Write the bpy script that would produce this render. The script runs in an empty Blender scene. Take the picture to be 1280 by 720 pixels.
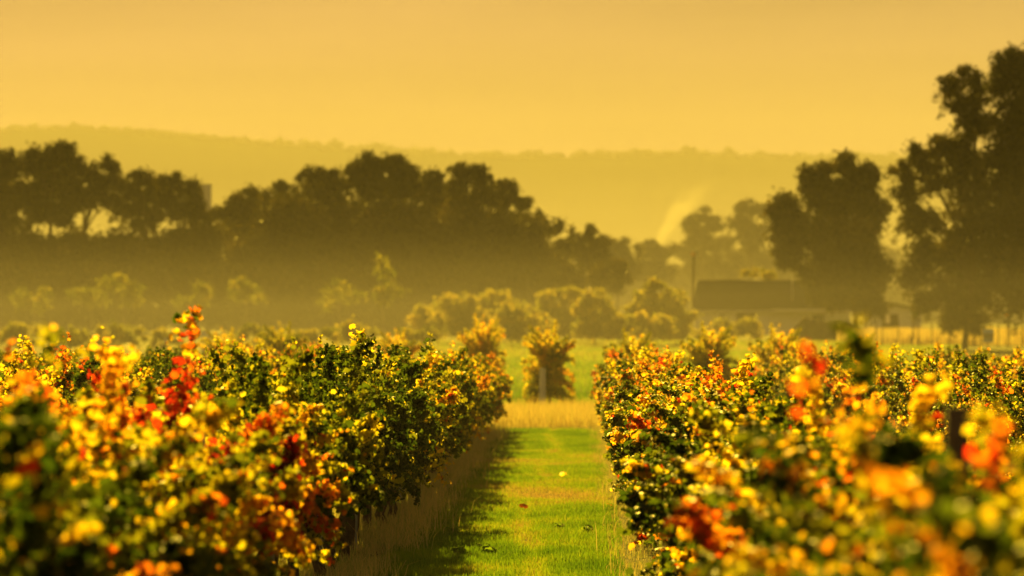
import bpy, math, random
import numpy as np
from mathutils import Vector

scene = bpy.context.scene
col = scene.collection
R = math.radians

# ------------------------------------------------------------------ camera
CAM_H = 1.9
FPX = 4800.0                      # focal length in photo pixels (1280 wide)
VPX, VPY = 720.0, 425.0           # where the rows run to
cam_data = bpy.data.cameras.new('camera')
cam = bpy.data.objects.new('camera', cam_data)
col.objects.link(cam)
cam_data.sensor_width = 36
cam_data.lens = FPX * 36 / 1280
cam.location = (0, 0, CAM_H)
look = Vector(((640 - VPX) / FPX, 1.0, (VPY - 360) / FPX))
cam.rotation_euler = look.to_track_quat('-Z', 'Y').to_euler()
cam_data.clip_start = 0.3
cam_data.clip_end = 12000
cam_data.dof.use_dof = True
cam_data.dof.focus_distance = 32
cam_data.dof.aperture_fstop = 3.1
scene.camera = cam

# ------------------------------------------------------------------ light
SUN_EL, SUN_AZ = R(24), R(-10)    # low morning sun, ahead and to one side
world = bpy.data.worlds.new('World')
scene.world = world
world.use_nodes = True
nt = world.node_tree
nt.nodes.clear()
sky = nt.nodes.new('ShaderNodeTexSky')
sky.sky_type = 'NISHITA'
sky.sun_disc = False
sky.sun_elevation = SUN_EL
sky.sun_rotation = SUN_AZ
sky.air_density = 1.0
sky.dust_density = 2.0
sky.ozone_density = 1.0
warm = nt.nodes.new('ShaderNodeMixRGB')
warm.blend_type = 'MULTIPLY'
warm.inputs[0].default_value = 1.0
warm.inputs[2].default_value = (0.155, 0.090, 0.041, 1)
bg = nt.nodes.new('ShaderNodeBackground')
bg.inputs['Strength'].default_value = 0.055
out = nt.nodes.new('ShaderNodeOutputWorld')
nt.links.new(sky.outputs[0], warm.inputs[1])
wtc = nt.nodes.new('ShaderNodeTexCoord')
wmp = nt.nodes.new('ShaderNodeMapping'); wmp.inputs['Scale'].default_value = (5, 5, 42)
wn = nt.nodes.new('ShaderNodeTexNoise'); wn.inputs['Scale'].default_value = 1.0; wn.inputs['Detail'].default_value = 6
wr = nt.nodes.new('ShaderNodeMapRange')
wr.inputs['From Min'].default_value = .3; wr.inputs['From Max'].default_value = .75
wr.inputs['To Min'].default_value = .90; wr.inputs['To Max'].default_value = 1.24
wm = nt.nodes.new('ShaderNodeVectorMath'); wm.operation = 'SCALE'
nt.links.new(wtc.outputs['Generated'], wmp.inputs[0]); nt.links.new(wmp.outputs[0], wn.inputs['Vector'])
nt.links.new(wn.outputs['Fac'], wr.inputs['Value']); nt.links.new(wr.outputs[0], wm.inputs['Scale'])
sky_fill = nt.nodes.new('ShaderNodeMixRGB')          # even golden colour mixed over the whole sky, added to lift the ambient light
sky_fill.inputs[0].default_value = .65
sky_fill.inputs[2].default_value = (2.55, 1.63, .68, 1)
nt.links.new(warm.outputs[0], sky_fill.inputs[1])
nt.links.new(sky_fill.outputs[0], wm.inputs[0])
nt.links.new(wm.outputs[0], bg.inputs['Color'])
nt.links.new(bg.outputs[0], out.inputs['Surface'])

sun_data = bpy.data.lights.new('sun', 'SUN')
sun_data.energy = 4.7
sun_data.angle = R(0.6)
sun_data.color = (1.0, 0.64, 0.055)
sun = bpy.data.objects.new('sun', sun_data)
col.objects.link(sun)
SUN_DIR = Vector((math.sin(SUN_AZ) * math.cos(SUN_EL), math.cos(SUN_AZ) * math.cos(SUN_EL), math.sin(SUN_EL)))
sun.rotation_euler = SUN_DIR.to_track_quat('Z', 'Y').to_euler()
sun.location = (-60, 40, 60)

scene.view_settings.view_transform = 'Standard'
scene.view_settings.look = 'None'
scene.view_settings.exposure = 1.5
scene.view_settings.gamma = 1.0
scene.view_settings.use_curve_mapping = False
cy = scene.cycles
cy.use_denoising = True
cy.max_bounces = 6
cy.diffuse_bounces = 3
cy.glossy_bounces = 1
cy.transmission_bounces = 4
cy.volume_bounces = 0
cy.transparent_max_bounces = 8
cy.sample_clamp_indirect = 4

# ------------------------------------------------------------------ helpers
rng = np.random.default_rng(11)
random.seed(11)


def ground_z(x, y):
    """height of the land: flat vineyard, then a slow rise"""
    y = np.asarray(y, float)
    return np.interp(y, [-100, 108, 400, 800, 1500, 6000], [0, 0, 2.7, 6.5, 16, 16])


def at(px, py, Y):
    return Vector(((px - VPX) / FPX * Y, Y, CAM_H + (VPY - py) / FPX * Y))


def tag(o, label=None, cat=None, group=None, kind=None):
    if label: o['label'] = label
    if cat: o['category'] = cat
    if group: o['group'] = group
    if kind: o['kind'] = kind
    return o


def empty(name, loc, rz=0.0):
    o = bpy.data.objects.new(name, None)
    o.empty_display_size = 0.2
    col.objects.link(o)
    o.location = loc
    o.rotation_euler = (0, 0, rz)
    return o


def np_mesh(name, verts, faces, mat, hue=None, smooth=False):
    """faces: an (n,k) integer array"""
    me = bpy.data.meshes.new(name)
    verts = np.ascontiguousarray(verts, np.float32)
    faces = np.ascontiguousarray(faces, np.int32)
    n, k = faces.shape
    me.vertices.add(len(verts)); me.vertices.foreach_set('co', verts.ravel())
    me.loops.add(n * k); me.loops.foreach_set('vertex_index', faces.ravel())
    me.polygons.add(n)
    me.polygons.foreach_set('loop_start', np.arange(0, n * k, k, dtype=np.int32))
    me.polygons.foreach_set('loop_total', np.full(n, k, np.int32))
    if smooth:
        me.polygons.foreach_set('use_smooth', np.ones(n, bool))
    if hue is not None:
        a = me.attributes.new('hue', 'FLOAT', 'POINT')
        a.data.foreach_set('value', np.ascontiguousarray(hue, np.float32))
    me.update(calc_edges=True)
    if mat: me.materials.append(mat)
    return me


def link(name, me, parent=None, loc=(0, 0, 0)):
    o = bpy.data.objects.new(name, me)
    col.objects.link(o)
    o.location = loc
    if parent: o.parent = parent
    return o


class MB:
    """collects simple shapes and links them as one mesh object"""
    def __init__(self):
        self.v, self.f = [], []

    def box(self, c, s, rz=0.0):
        b = len(self.v); cr, sr = math.cos(rz), math.sin(rz)
        for dz in (-.5, .5):
            for dx, dy in ((-.5, -.5), (.5, -.5), (.5, .5), (-.5, .5)):
                x, y = dx * s[0], dy * s[1]
                self.v.append((c[0] + x * cr - y * sr, c[1] + x * sr + y * cr, c[2] + dz * s[2]))
        for q in ((3, 2, 1, 0), (4, 5, 6, 7), (0, 1, 5, 4), (1, 2, 6, 5), (2, 3, 7, 6), (3, 0, 4, 7)):
            self.f.append(tuple(b + i for i in q))
        return self

    def tube(self, pts, radii, n=6):
        pts = [Vector(p) for p in pts]
        b = len(self.v)
        for i, p in enumerate(pts):
            d = (pts[min(i + 1, len(pts) - 1)] - pts[max(i - 1, 0)]).normalized()
            u = d.cross(Vector((0.31, 0.95, 0.05)))
            if u.length < 1e-3: u = d.cross(Vector((1, 0, 0)))
            u.normalize(); w = d.cross(u)
            for k in range(n):
                a = 2 * math.pi * k / n
                self.v.append(tuple(p + (u * math.cos(a) + w * math.sin(a)) * radii[i]))
        for i in range(len(pts) - 1):
            for k in range(n):
                k2 = (k + 1) % n
                self.f.append((b + i * n + k, b + i * n + k2, b + (i + 1) * n + k2, b + (i + 1) * n + k))
        self.f.append(tuple(b + k for k in range(n))[::-1])
        e = b + (len(pts) - 1) * n
        self.f.append(tuple(e + k for k in range(n)))
        return self

    def poly(self, pts, faces):
        b = len(self.v)
        self.v += [tuple(p) for p in pts]
        self.f += [tuple(b + i for i in q) for q in faces]
        return self

    def mesh(self, name, mat):
        me = bpy.data.meshes.new(name)
        me.from_pydata(self.v, [], self.f)
        me.materials.append(mat)
        return me

    def build(self, name, mat, parent=None, smooth=False):
        me = self.mesh(name, mat)
        if smooth:
            for p in me.polygons: p.use_smooth = True
        return link(name, me, parent)


# ------------------------------------------------------------------ materials
def new_mat(name):
    m = bpy.data.materials.new(name)
    m.use_nodes = True
    n = m.node_tree
    n.nodes.clear()
    o = n.nodes.new('ShaderNodeOutputMaterial')
    return m, n, o


def simple_mat(name, c1, c2, scale=3.0, rough=0.8, metal=0.0, bump=0.2, spec=.25):
    m, n, o = new_mat(name)
    p = n.nodes.new('ShaderNodeBsdfPrincipled')
    p.inputs['Roughness'].default_value = rough
    p.inputs['Metallic'].default_value = metal
    p.inputs['Specular IOR Level'].default_value = spec
    tc = n.nodes.new('ShaderNodeTexCoord')
    t = n.nodes.new('ShaderNodeTexNoise'); t.inputs['Scale'].default_value = scale; t.inputs['Detail'].default_value = 6
    r = n.nodes.new('ShaderNodeValToRGB')
    r.color_ramp.elements[0].position = .3; r.color_ramp.elements[0].color = (*c1, 1)
    r.color_ramp.elements[1].position = .7; r.color_ramp.elements[1].color = (*c2, 1)
    b = n.nodes.new('ShaderNodeBump'); b.inputs['Strength'].default_value = bump; b.inputs['Distance'].default_value = 0.05
    n.links.new(tc.outputs['Object'], t.inputs['Vector'])
    n.links.new(t.outputs['Fac'], r.inputs['Fac'])
    n.links.new(r.outputs['Color'], p.inputs['Base Color'])
    n.links.new(t.outputs['Fac'], b.inputs['Height'])
    n.links.new(b.outputs['Normal'], p.inputs['Normal'])
    n.links.new(p.outputs[0], o.inputs['Surface'])
    return m


def foliage_mat(name, stops, trans=0.5, trans_gain=1.5, shift=0.0, rough=0.45, spec=0.25, noise=0.0, refl=1.0):
    """leaf colour from the per-leaf value 'hue', moved by the object's own colour"""
    m, n, o = new_mat(name)
    a = n.nodes.new('ShaderNodeAttribute'); a.attribute_name = 'hue'
    oi = n.nodes.new('ShaderNodeObjectInfo')
    sep = n.nodes.new('ShaderNodeSeparateColor')
    n.links.new(oi.outputs['Color'], sep.inputs[0])
    ad = n.nodes.new('ShaderNodeMath'); ad.operation = 'ADD'
    sp = n.nodes.new('ShaderNodeMath'); sp.operation = 'MULTIPLY'
    n.links.new(a.outputs['Fac'], sp.inputs[0]); n.links.new(sep.outputs[1], sp.inputs[1])
    n.links.new(sp.outputs[0], ad.inputs[0]); n.links.new(sep.outputs[0], ad.inputs[1])
    sub = n.nodes.new('ShaderNodeMath'); sub.operation = 'SUBTRACT'; sub.inputs[1].default_value = 1.0 - shift
    n.links.new(ad.outputs[0], sub.inputs[0])
    fac = sub.outputs[0]
    if noise:
        g = n.nodes.new('ShaderNodeNewGeometry')
        t = n.nodes.new('ShaderNodeTexNoise'); t.inputs['Scale'].default_value = 1.9; t.inputs['Detail'].default_value = 3
        n.links.new(g.outputs['Position'], t.inputs['Vector'])
        ma = n.nodes.new('ShaderNodeMath'); ma.operation = 'MULTIPLY_ADD'
        ma.inputs[1].default_value = noise; ma.inputs[2].default_value = -noise * .5
        n.links.new(t.outputs['Fac'], ma.inputs[0])
        a2 = n.nodes.new('ShaderNodeMath'); a2.operation = 'ADD'; a2.use_clamp = True
        nm = n.nodes.new('ShaderNodeMath'); nm.operation = 'MULTIPLY'
        n.links.new(ma.outputs[0], nm.inputs[0]); n.links.new(sep.outputs[2], nm.inputs[1])
        n.links.new(fac, a2.inputs[0]); n.links.new(nm.outputs[0], a2.inputs[1])
        fac = a2.outputs[0]
    r = n.nodes.new('ShaderNodeValToRGB')
    e = r.color_ramp.elements
    while len(e) < len(stops): e.new(0.5)
    for i, (p, c) in enumerate(stops):
        e[i].position = p; e[i].color = (*c, 1)
    n.links.new(fac, r.inputs['Fac'])
    d = n.nodes.new('ShaderNodeBsdfPrincipled')
    d.inputs['Roughness'].default_value = rough
    d.inputs['Specular IOR Level'].default_value = spec
    dk = n.nodes.new('ShaderNodeVectorMath'); dk.operation = 'SCALE'; dk.inputs['Scale'].default_value = refl
    n.links.new(r.outputs['Color'], dk.inputs[0]); n.links.new(dk.outputs[0], d.inputs['Base Color'])
    tr = n.nodes.new('ShaderNodeBsdfTranslucent')
    gain = n.nodes.new('ShaderNodeVectorMath'); gain.operation = 'SCALE'; gain.inputs['Scale'].default_value = trans_gain
    n.links.new(r.outputs['Color'], gain.inputs[0])
    n.links.new(gain.outputs[0], tr.inputs['Color'])
    mx = n.nodes.new('ShaderNodeMixShader'); mx.inputs[0].default_value = trans
    n.links.new(d.outputs[0], mx.inputs[1]); n.links.new(tr.outputs[0], mx.inputs[2])
    n.links.new(mx.outputs[0], o.inputs['Surface'])
    return m


M_vine = foliage_mat('vine_leaf_material', [
    (0.00, (.018, .034, .004)), (0.20, (.040, .060, .006)), (0.34, (.100, .110, .008)), (0.47, (.320, .280, .013)), (0.58, (.460, .320, .015)),
    (0.68, (.420, .190, .012)), (0.80, (.340, .070, .010)), (0.90, (.340, .020, .010)), (1.00, (.070, .012, .008))],
    trans=0.66, trans_gain=2.5, noise=0.58, refl=.7, spec=.10)
M_tree = foliage_mat('tree_leaf_material', [(0.0, (.024, .023, .007)), (0.5, (.048, .041, .009)), (1.0, (.115, .085, .016))],
                     trans=0.32, trans_gain=1.5, rough=0.6)
M_bush = foliage_mat('bush_leaf_material', [(0.0, (.06, .075, .010)), (0.5, (.16, .16, .016)), (1.0, (.32, .25, .02))],
                     trans=0.5, trans_gain=2.0, rough=0.6)
M_young = foliage_mat('young_leaf_material', [(0.0, (.03, .035, .008)), (0.5, (.07, .07, .012)), (1.0, (.15, .12, .015))],
                      trans=0.4, trans_gain=1.6, rough=0.6)
M_grass = foliage_mat('green_grass_material', [(0.0, (.070, .150, .010)), (0.35, (.160, .260, .014)), (0.6, (.270, .310, .020)),
                                               (0.8, (.27, .22, .06)), (1.0, (.32, .23, .09))], trans=0.5, trans_gain=1.6, rough=0.7, spec=.04)
M_dry = foliage_mat('dry_grass_material', [(0.0, (.22, .30, .07)), (0.45, (.50, .45, .16)), (1.0, (.62, .48, .18))],
                    trans=0.4, trans_gain=1.2, rough=0.8, spec=.04)
M_bark = simple_mat('bark_material', (.045, .032, .022), (.12, .085, .055), 14, .9, 0, .8)
M_pale_bark = simple_mat('pale_bark_material', (.20, .16, .11), (.34, .28, .20), 5, .85, 0, .4)
M_cane = simple_mat('cane_material', (.10, .055, .03), (.20, .11, .05), 20, .7, 0, .2)
M_post = simple_mat('weathered_post_material', (.20, .20, .19), (.34, .34, .32), 9, .8, 0, .4)
M_dark_post = simple_mat('dark_post_material', (.06, .05, .04), (.14, .11, .08), 9, .85, 0, .4)
M_wire = simple_mat('wire_material', (.25, .24, .22), (.4, .38, .34), 30, .45, .8, .05)
M_roof = simple_mat('roof_sheet_material', (.035, .035, .036), (.060, .058, .056), 2.0, .9, 0, .1, .05)
M_wall = simple_mat('rendered_wall_material', (.70, .67, .60), (.80, .77, .70), 1.6, .9, 0, .1)
M_trim = simple_mat('trim_material', (.62, .58, .52), (.72, .68, .62), 3, .6, 0, .05)
M_door = simple_mat('door_material', (.06, .045, .035), (.10, .075, .055), 6, .6, 0, .1)
M_heap = simple_mat('soil_heap_material', (.020, .016, .012), (.050, .040, .028), 3.2, 1.0, 0, .9, 0.0)
M_conc = simple_mat('silo_concrete_material', (.50, .48, .44), (.62, .60, .55), 1.2, .8, 0, .15)
M_white = simple_mat('white_paint_material', (.72, .72, .70), (.82, .82, .80), 4, .5, 0, .05)
M_blue = simple_mat('pale_blue_paint_material', (.38, .50, .62), (.46, .58, .70), 5, .5, 0, .05)
M_greenpaint = simple_mat('green_paint_material', (.10, .34, .05), (.14, .42, .07), 5, .5, 0, .05)
M_hill = simple_mat('wooded_hill_material', (.022, .025, .009), (.034, .036, .013), .02, 1.0, 0, .6, 0.0)

m, n, o = new_mat('window_glass_material')
p = n.nodes.new('ShaderNodeBsdfPrincipled')
p.inputs['Base Color'].default_value = (.03, .035, .04, 1); p.inputs['Roughness'].default_value = .08
n.links.new(p.outputs[0], o.inputs['Surface'])
M_glass = m

# ground: grass and bare soil mixed, by where it lies
m, n, o = new_mat('ground_material')
p = n.nodes.new('ShaderNodeBsdfPrincipled'); p.inputs['Roughness'].default_value = .95
p.inputs['Specular IOR Level'].default_value = .1
g = n.nodes.new('ShaderNodeNewGeometry')


def noise_node(scale, detail=5, rough=.6):
    t = n.nodes.new('ShaderNodeTexNoise')
    t.inputs['Scale'].default_value = scale; t.inputs['Detail'].default_value = detail; t.inputs['Roughness'].default_value = rough
    n.links.new(g.outputs['Position'], t.inputs['Vector'])
    return t


def ramp(src, stops):
    r = n.nodes.new('ShaderNodeValToRGB')
    e = r.color_ramp.elements
    while len(e) < len(stops): e.new(.5)
    for i, (q, c) in enumerate(stops):
        e[i].position = q; e[i].color = (*c, 1)
    n.links.new(src, r.inputs['Fac'])
    return r


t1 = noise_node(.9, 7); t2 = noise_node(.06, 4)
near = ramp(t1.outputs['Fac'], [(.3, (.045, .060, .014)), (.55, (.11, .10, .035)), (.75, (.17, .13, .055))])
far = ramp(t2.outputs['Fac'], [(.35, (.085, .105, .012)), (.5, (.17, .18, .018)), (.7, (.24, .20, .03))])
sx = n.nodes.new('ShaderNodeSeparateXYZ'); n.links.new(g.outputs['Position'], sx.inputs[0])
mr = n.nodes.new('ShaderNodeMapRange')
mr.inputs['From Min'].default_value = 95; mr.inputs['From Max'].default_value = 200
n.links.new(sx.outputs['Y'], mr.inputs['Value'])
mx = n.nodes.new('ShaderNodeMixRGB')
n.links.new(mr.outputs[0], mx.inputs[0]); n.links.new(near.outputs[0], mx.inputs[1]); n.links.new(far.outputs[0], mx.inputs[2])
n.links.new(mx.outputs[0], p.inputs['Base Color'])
bmp = n.nodes.new('ShaderNodeBump'); bmp.inputs['Strength'].default_value = .7; bmp.inputs['Distance'].default_value = .08
t3 = noise_node(14, 6)
n.links.new(t3.outputs['Fac'], bmp.inputs['Height']); n.links.new(bmp.outputs[0], p.inputs['Normal'])
n.links.new(p.outputs[0], o.inputs['Surface'])
M_ground = m


def volume_mat(name, color, density, aniso=0.0):
    m, n, o = new_mat(name)
    v = n.nodes.new('ShaderNodeVolumePrincipled')
    v.inputs['Color'].default_value = (*color, 1)
    v.inputs['Density'].default_value = density
    v.inputs['Anisotropy'].default_value = aniso
    n.links.new(v.outputs[0], o.inputs['Volume'])
    m.cycles.homogeneous_volume = True
    return m, n, v


M_haze = volume_mat('haze_material', (.85, .84, .82), 0.00014, .1)[0]
M_mist = volume_mat('ground_mist_material', (.85, .84, .82), 0.00055, .0)[0]
M_lowmist = volume_mat('low_mist_material', (.85, .84, .82), 0.00074, .0)[0]
M_treemist = volume_mat('tree_mist_material', (.85, .84, .82), 0.0024, .0)[0]
M_valley = volume_mat('valley_mist_material', (.85, .84, .82), 0.00056, .1)[0]

# ------------------------------------------------------------------ ground, hill, air
ys = np.concatenate([np.arange(-50, 120, 5.), np.arange(120, 460, 20.), np.array([500, 600, 800, 1100, 1500, 2200, 3200, 4200])])
xs = np.concatenate([[-1400, -700, -300, -120], np.arange(-60, 61, 6.), [120, 300, 700, 1400]])
XX, YY = np.meshgrid(xs, ys)
V = np.stack([XX, YY, ground_z(XX, YY)], -1).reshape(-1, 3)
nx, ny = len(xs), len(ys)
ii = (np.arange(ny - 1)[:, None] * nx + np.arange(nx - 1)[None, :]).ravel()
F = np.stack([ii, ii + 1, ii + nx + 1, ii + nx], -1)
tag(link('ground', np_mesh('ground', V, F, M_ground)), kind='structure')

# the long wooded ridge
RPX = [-400, 0, 60, 120, 200, 300, 400, 500, 600, 700, 800, 870, 940, 1000, 1100, 1200, 1300, 1700]
RPY = [172, 165, 160, 161, 167, 177, 183, 189, 195, 197, 194, 192, 196, 199, 198, 202, 204, 215]
YR = 3300.0
hx = np.linspace(-850, 750, 200)
hy = np.concatenate([np.linspace(1500, 3300, 40), np.linspace(3360, 3900, 8)])
HX, HY = np.meshgrid(hx, hy)


def ridge_h(x):
    return CAM_H + (VPY - np.interp(x / YR * FPX + VPX, RPX, RPY)) / FPX * YR


def hill_z(x, y):
    s = np.clip((y - 1500) / (YR - 1500), 0, 1)
    prof = s ** 1.15
    back = np.clip((y - YR) / 900, 0, 1)
    nz = (np.sin(x * .013 + y * .004) + np.sin(x * .031 - y * .011 + 2) * .6 + np.sin(x * .006 + y * .017) * .8)
    return 12 + (ridge_h(x) - 12) * prof * (1 - .35 * back) + nz * 6 * s * (1 - s) * 2.2


V = np.stack([HX, HY, hill_z(HX, HY)], -1).reshape(-1, 3)
nx, ny = len(hx), len(hy)
ii = (np.arange(ny - 1)[:, None] * nx + np.arange(nx - 1)[None, :]).ravel()
F = np.stack([ii, ii + 1, ii + nx + 1, ii + nx], -1)
tag(link('hill', np_mesh('hill', V, F, M_hill, smooth=True)), kind='structure')

# trees along the ridge and on the slope, read as one mass
def leaf_quads(P, Nrm, size, r, aspect=.6):
    """one rhombic leaf clump per point"""
    n_ = len(P)
    a = np.cross(Nrm, r.normal(size=(n_, 3))); a /= np.linalg.norm(a, axis=1, keepdims=True) + 1e-9
    b = np.cross(Nrm, a); b /= np.linalg.norm(b, axis=1, keepdims=True) + 1e-9
    s = size[:, None]
    q = np.stack([P - a * s * .5, P + b * s * aspect * .5, P + a * s * .5, P - b * s * aspect * .5], 1).reshape(-1, 3)
    return q, np.arange(n_ * 4).reshape(-1, 4)


r_ = np.random.default_rng(5)
cx = np.concatenate([r_.uniform(-600, 560, 620), r_.uniform(-600, 560, 500)])
cyy = np.concatenate([YR + np.abs(r_.normal(0, 14, 620)) * -1 + 6, r_.uniform(3240, 3300, 500)])
cr = r_.uniform(1.4, 3.4, len(cx)) * np.where(r_.random(len(cx)) < .12, 1.6, 1)
pts, nrm, siz = [], [], []
for x, y, rr in zip(cx, cyy, cr):
    k = 34
    d = r_.normal(size=(k, 3)); d /= np.linalg.norm(d, axis=1, keepdims=True)
    pts.append(np.array([x, y, hill_z(x, y) + rr * .55]) + d * rr * r_.uniform(.4, 1, (k, 1)) * np.array([1.2, 1, 1.]))
    nrm.append(d + r_.normal(0, .6, (k, 3))); siz.append(r_.uniform(.5, 1.0, k) * rr)
q, f = leaf_quads(np.concatenate(pts), np.concatenate(nrm), np.concatenate(siz), r_)
tag(link('hill_forest', np_mesh('hill_forest', q, f, M_tree, hue=r_.uniform(0, 1, len(q)))), kind='stuff')

# the air
hz = MB().box((0, 2110, 99.5), (3200, 4360, 203)).build('haze', M_haze)
tag(hz, kind='stuff')


def slab(name, mat, x0, x1, stations):
    """closed slab that follows the land: stations of (y, top above the land)"""
    v, f = [], []
    for y, h, *xr in stations:
        gz = float(ground_z(0, y))
        xe = xr[0] if xr else x1
        v += [(x0, y, gz - .6), (xe, y, gz - .6), (xe, y, gz + h), (x0, y, gz + h)]
    for i in range(len(stations) - 1):
        a, b = i * 4, i * 4 + 4
        for k in range(4):
            k2 = (k + 1) % 4
            f.append((b + k, b + k2, a + k2, a + k))
    f.append((0, 1, 2, 3)); e = (len(stations) - 1) * 4
    f.append((e + 3, e + 2, e + 1, e))
    o = MB().poly(v, f).build(name, mat)
    return tag(o, kind='stuff')


slab('ground_mist', M_mist, -150, 150, [(112, 8.0, 30), (220, 7.4, 16), (400, 6.2, -8), (640, 5.0, -34)])
slab('low_mist', M_lowmist, -150, 150, [(21, 1.5, 60), (60, 3.6, 45), (150, 4.0, 22), (280, 3.4, 6), (400, 2.6, -8), (620, 2.2, -30)])
slab('tree_mist', M_treemist, -32, 75, [(425, 19), (500, 18), (556, 16)])
slab('valley_floor_mist', M_valley, -1000, 1000, [(670, 26), (1200, 27), (1480, 27)])
slab('valley_mist', M_valley, -1100, 1100, [(660, 70), (1200, 72), (1490, 72)])

# ------------------------------------------------------------------ grape vines
LEAF_XY = np.array([(0, .38, .06), (0, .02, 0), (.26, -.12, -.05), (.54, .14, -.10), (.50, .36, .0), (.58, .60, -.14), (.36, .68, .0),
                    (0, 1.0, -.20), (-.36, .68, .0), (-.58, .60, -.14), (-.50, .36, .0), (-.54, .14, -.10), (-.26, -.12, -.05)])
LEAF_XY[:, 0] *= .95
LEAF_TRI = np.array([(0, i, i + 1 if i < 12 else 1) for i in range(1, 13)])


LEAF8 = np.array([(0, .38, .06), (0, .0, 0), (.50, .02, -.10), (.44, .36, .0), (.54, .64, -.14), (0, 1.0, -.20), (-.54, .64, -.14), (-.44, .36, .0), (-.50, .02, -.10)])
TRI8 = np.array([(0, i, i + 1 if i < 8 else 1) for i in range(1, 9)])


def leaves_mesh(name, P, axis, normal, size, hue, mat, simple=False):
    """P,axis,normal: (n,3); one lobed leaf each"""
    n_ = len(P)
    axis = axis / (np.linalg.norm(axis, axis=1, keepdims=True) + 1e-9)
    normal = normal - axis * np.sum(axis * normal, 1, keepdims=True)
    normal /= np.linalg.norm(normal, axis=1, keepdims=True) + 1e-9
    side = np.cross(axis, normal)
    L, T = (LEAF8, TRI8) if simple else (LEAF_XY, LEAF_TRI)
    nv = len(L)
    cup = rng.uniform(.3, 4.5, (n_, 1, 1))
    v = P[:, None, :] + size[:, None, None] * (side[:, None, :] * L[None, :, 0:1] + axis[:, None, :] * L[None, :, 1:2]
                                               + normal[:, None, :] * L[None, :, 2:3] * cup)
    f = (np.arange(n_)[:, None, None] * nv + T[None]).reshape(-1, 3)
    return np_mesh(name, v.reshape(-1, 3), f, mat, hue=np.repeat(hue, nv))


VINE_GAP = 1.6


def make_shoot(p, d, length, r, droop, wander=.14):
    """points every 5 cm along one cane"""
    pts = [p.copy()]
    d = d / np.linalg.norm(d)
    for k in range(int(length / .05)):
        d = d + r.normal(0, wander, 3) * .35 + np.array([0, 0, -droop * (.4 + k * .06)])
        d /= np.linalg.norm(d)
        p = p + d * .05
        pts.append(p.copy())
    return np.array(pts)


def foliage_variant(seed, n_shoots=46, tall=3, hang=8, cut=None, low=False):
    r = np.random.default_rng(seed)
    if cut is None: cut = r.uniform(.36, .66)
    P, A, N, S, H, shoots = [], [], [], [], [], []
    for s in range(n_shoots + tall + hang):
        u = r.uniform(-.76, .76)
        side = r.choice([-1, 1])
        p = np.array([r.normal(0, .07), u, .86 + r.uniform(-.06, .16)])
        if s < n_shoots:
            d = np.array([side * r.uniform(.05, .9), r.normal(0, .3), r.uniform(.5, 1.2)])
            L = r.uniform(.55, 1.12); droop = r.uniform(.01, .085)
        elif s < n_shoots + tall:
            p[2] += .35
            d = np.array([r.normal(0, .18), r.normal(0, .25), 1.0]); L = r.uniform(.6, .95); droop = r.uniform(-.004, .02)
        else:
            d = np.array([side * r.uniform(.6, 1.2), r.normal(0, .4), r.uniform(-.2, .5)])
            L = r.uniform(.5, .95); droop = r.uniform(.06, .14)
            if low: p[2] = r.uniform(.25, .95)
        pts = make_shoot(p, d, L, r, droop)
        pts[:, 0] = np.clip(pts[:, 0], -.62, .62) + np.sign(pts[:, 0]) * np.maximum(np.abs(pts[:, 0]) - .62, 0) * .25
        pts = pts[pts[:, 2] > cut]
        if len(pts) < 4: continue
        shoots.append(pts)
        base_h = float(np.clip(r.beta(1.4, 2.3) * .95 - .03, 0, .95))
        if n_shoots <= s < n_shoots + tall: base_h = r.uniform(.25, .8)
        k0 = 2
        for k in range(k0, len(pts)):
            frac = k / len(pts)
            m_ = r.integers(8, 17) if s < n_shoots else r.integers(2, 5) if s < n_shoots + tall else r.integers(6, 13)
            for _ in range(m_):
                off = r.normal(0, 1, 3); off /= np.linalg.norm(off)
                q = pts[k] + off * r.uniform(.02, .13) * (1.15 - .7 * frac)
                outw = np.array([np.sign(q[0]) * min(1, abs(q[0]) / .25), 0, 0])
                nn = outw * .7 + np.array([0, 0, .55]) + r.normal(0, .55, 3)
                ax = outw * .4 + np.array([0, 0, -.8]) + r.normal(0, .45, 3)
                sz = r.uniform(.030, .072) * (1.05 - .45 * frac ** 2)
                P.append(q); N.append(nn); A.append(ax); S.append(sz)
                H.append(np.clip((base_h if r.random() < .8 else base_h * .3) + r.normal(0, .05) + (.42 if r.random() < .06 else 0), 0, 1))
    return [np.array(x) for x in (P, A, N, S, H)] + [shoots]


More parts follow.
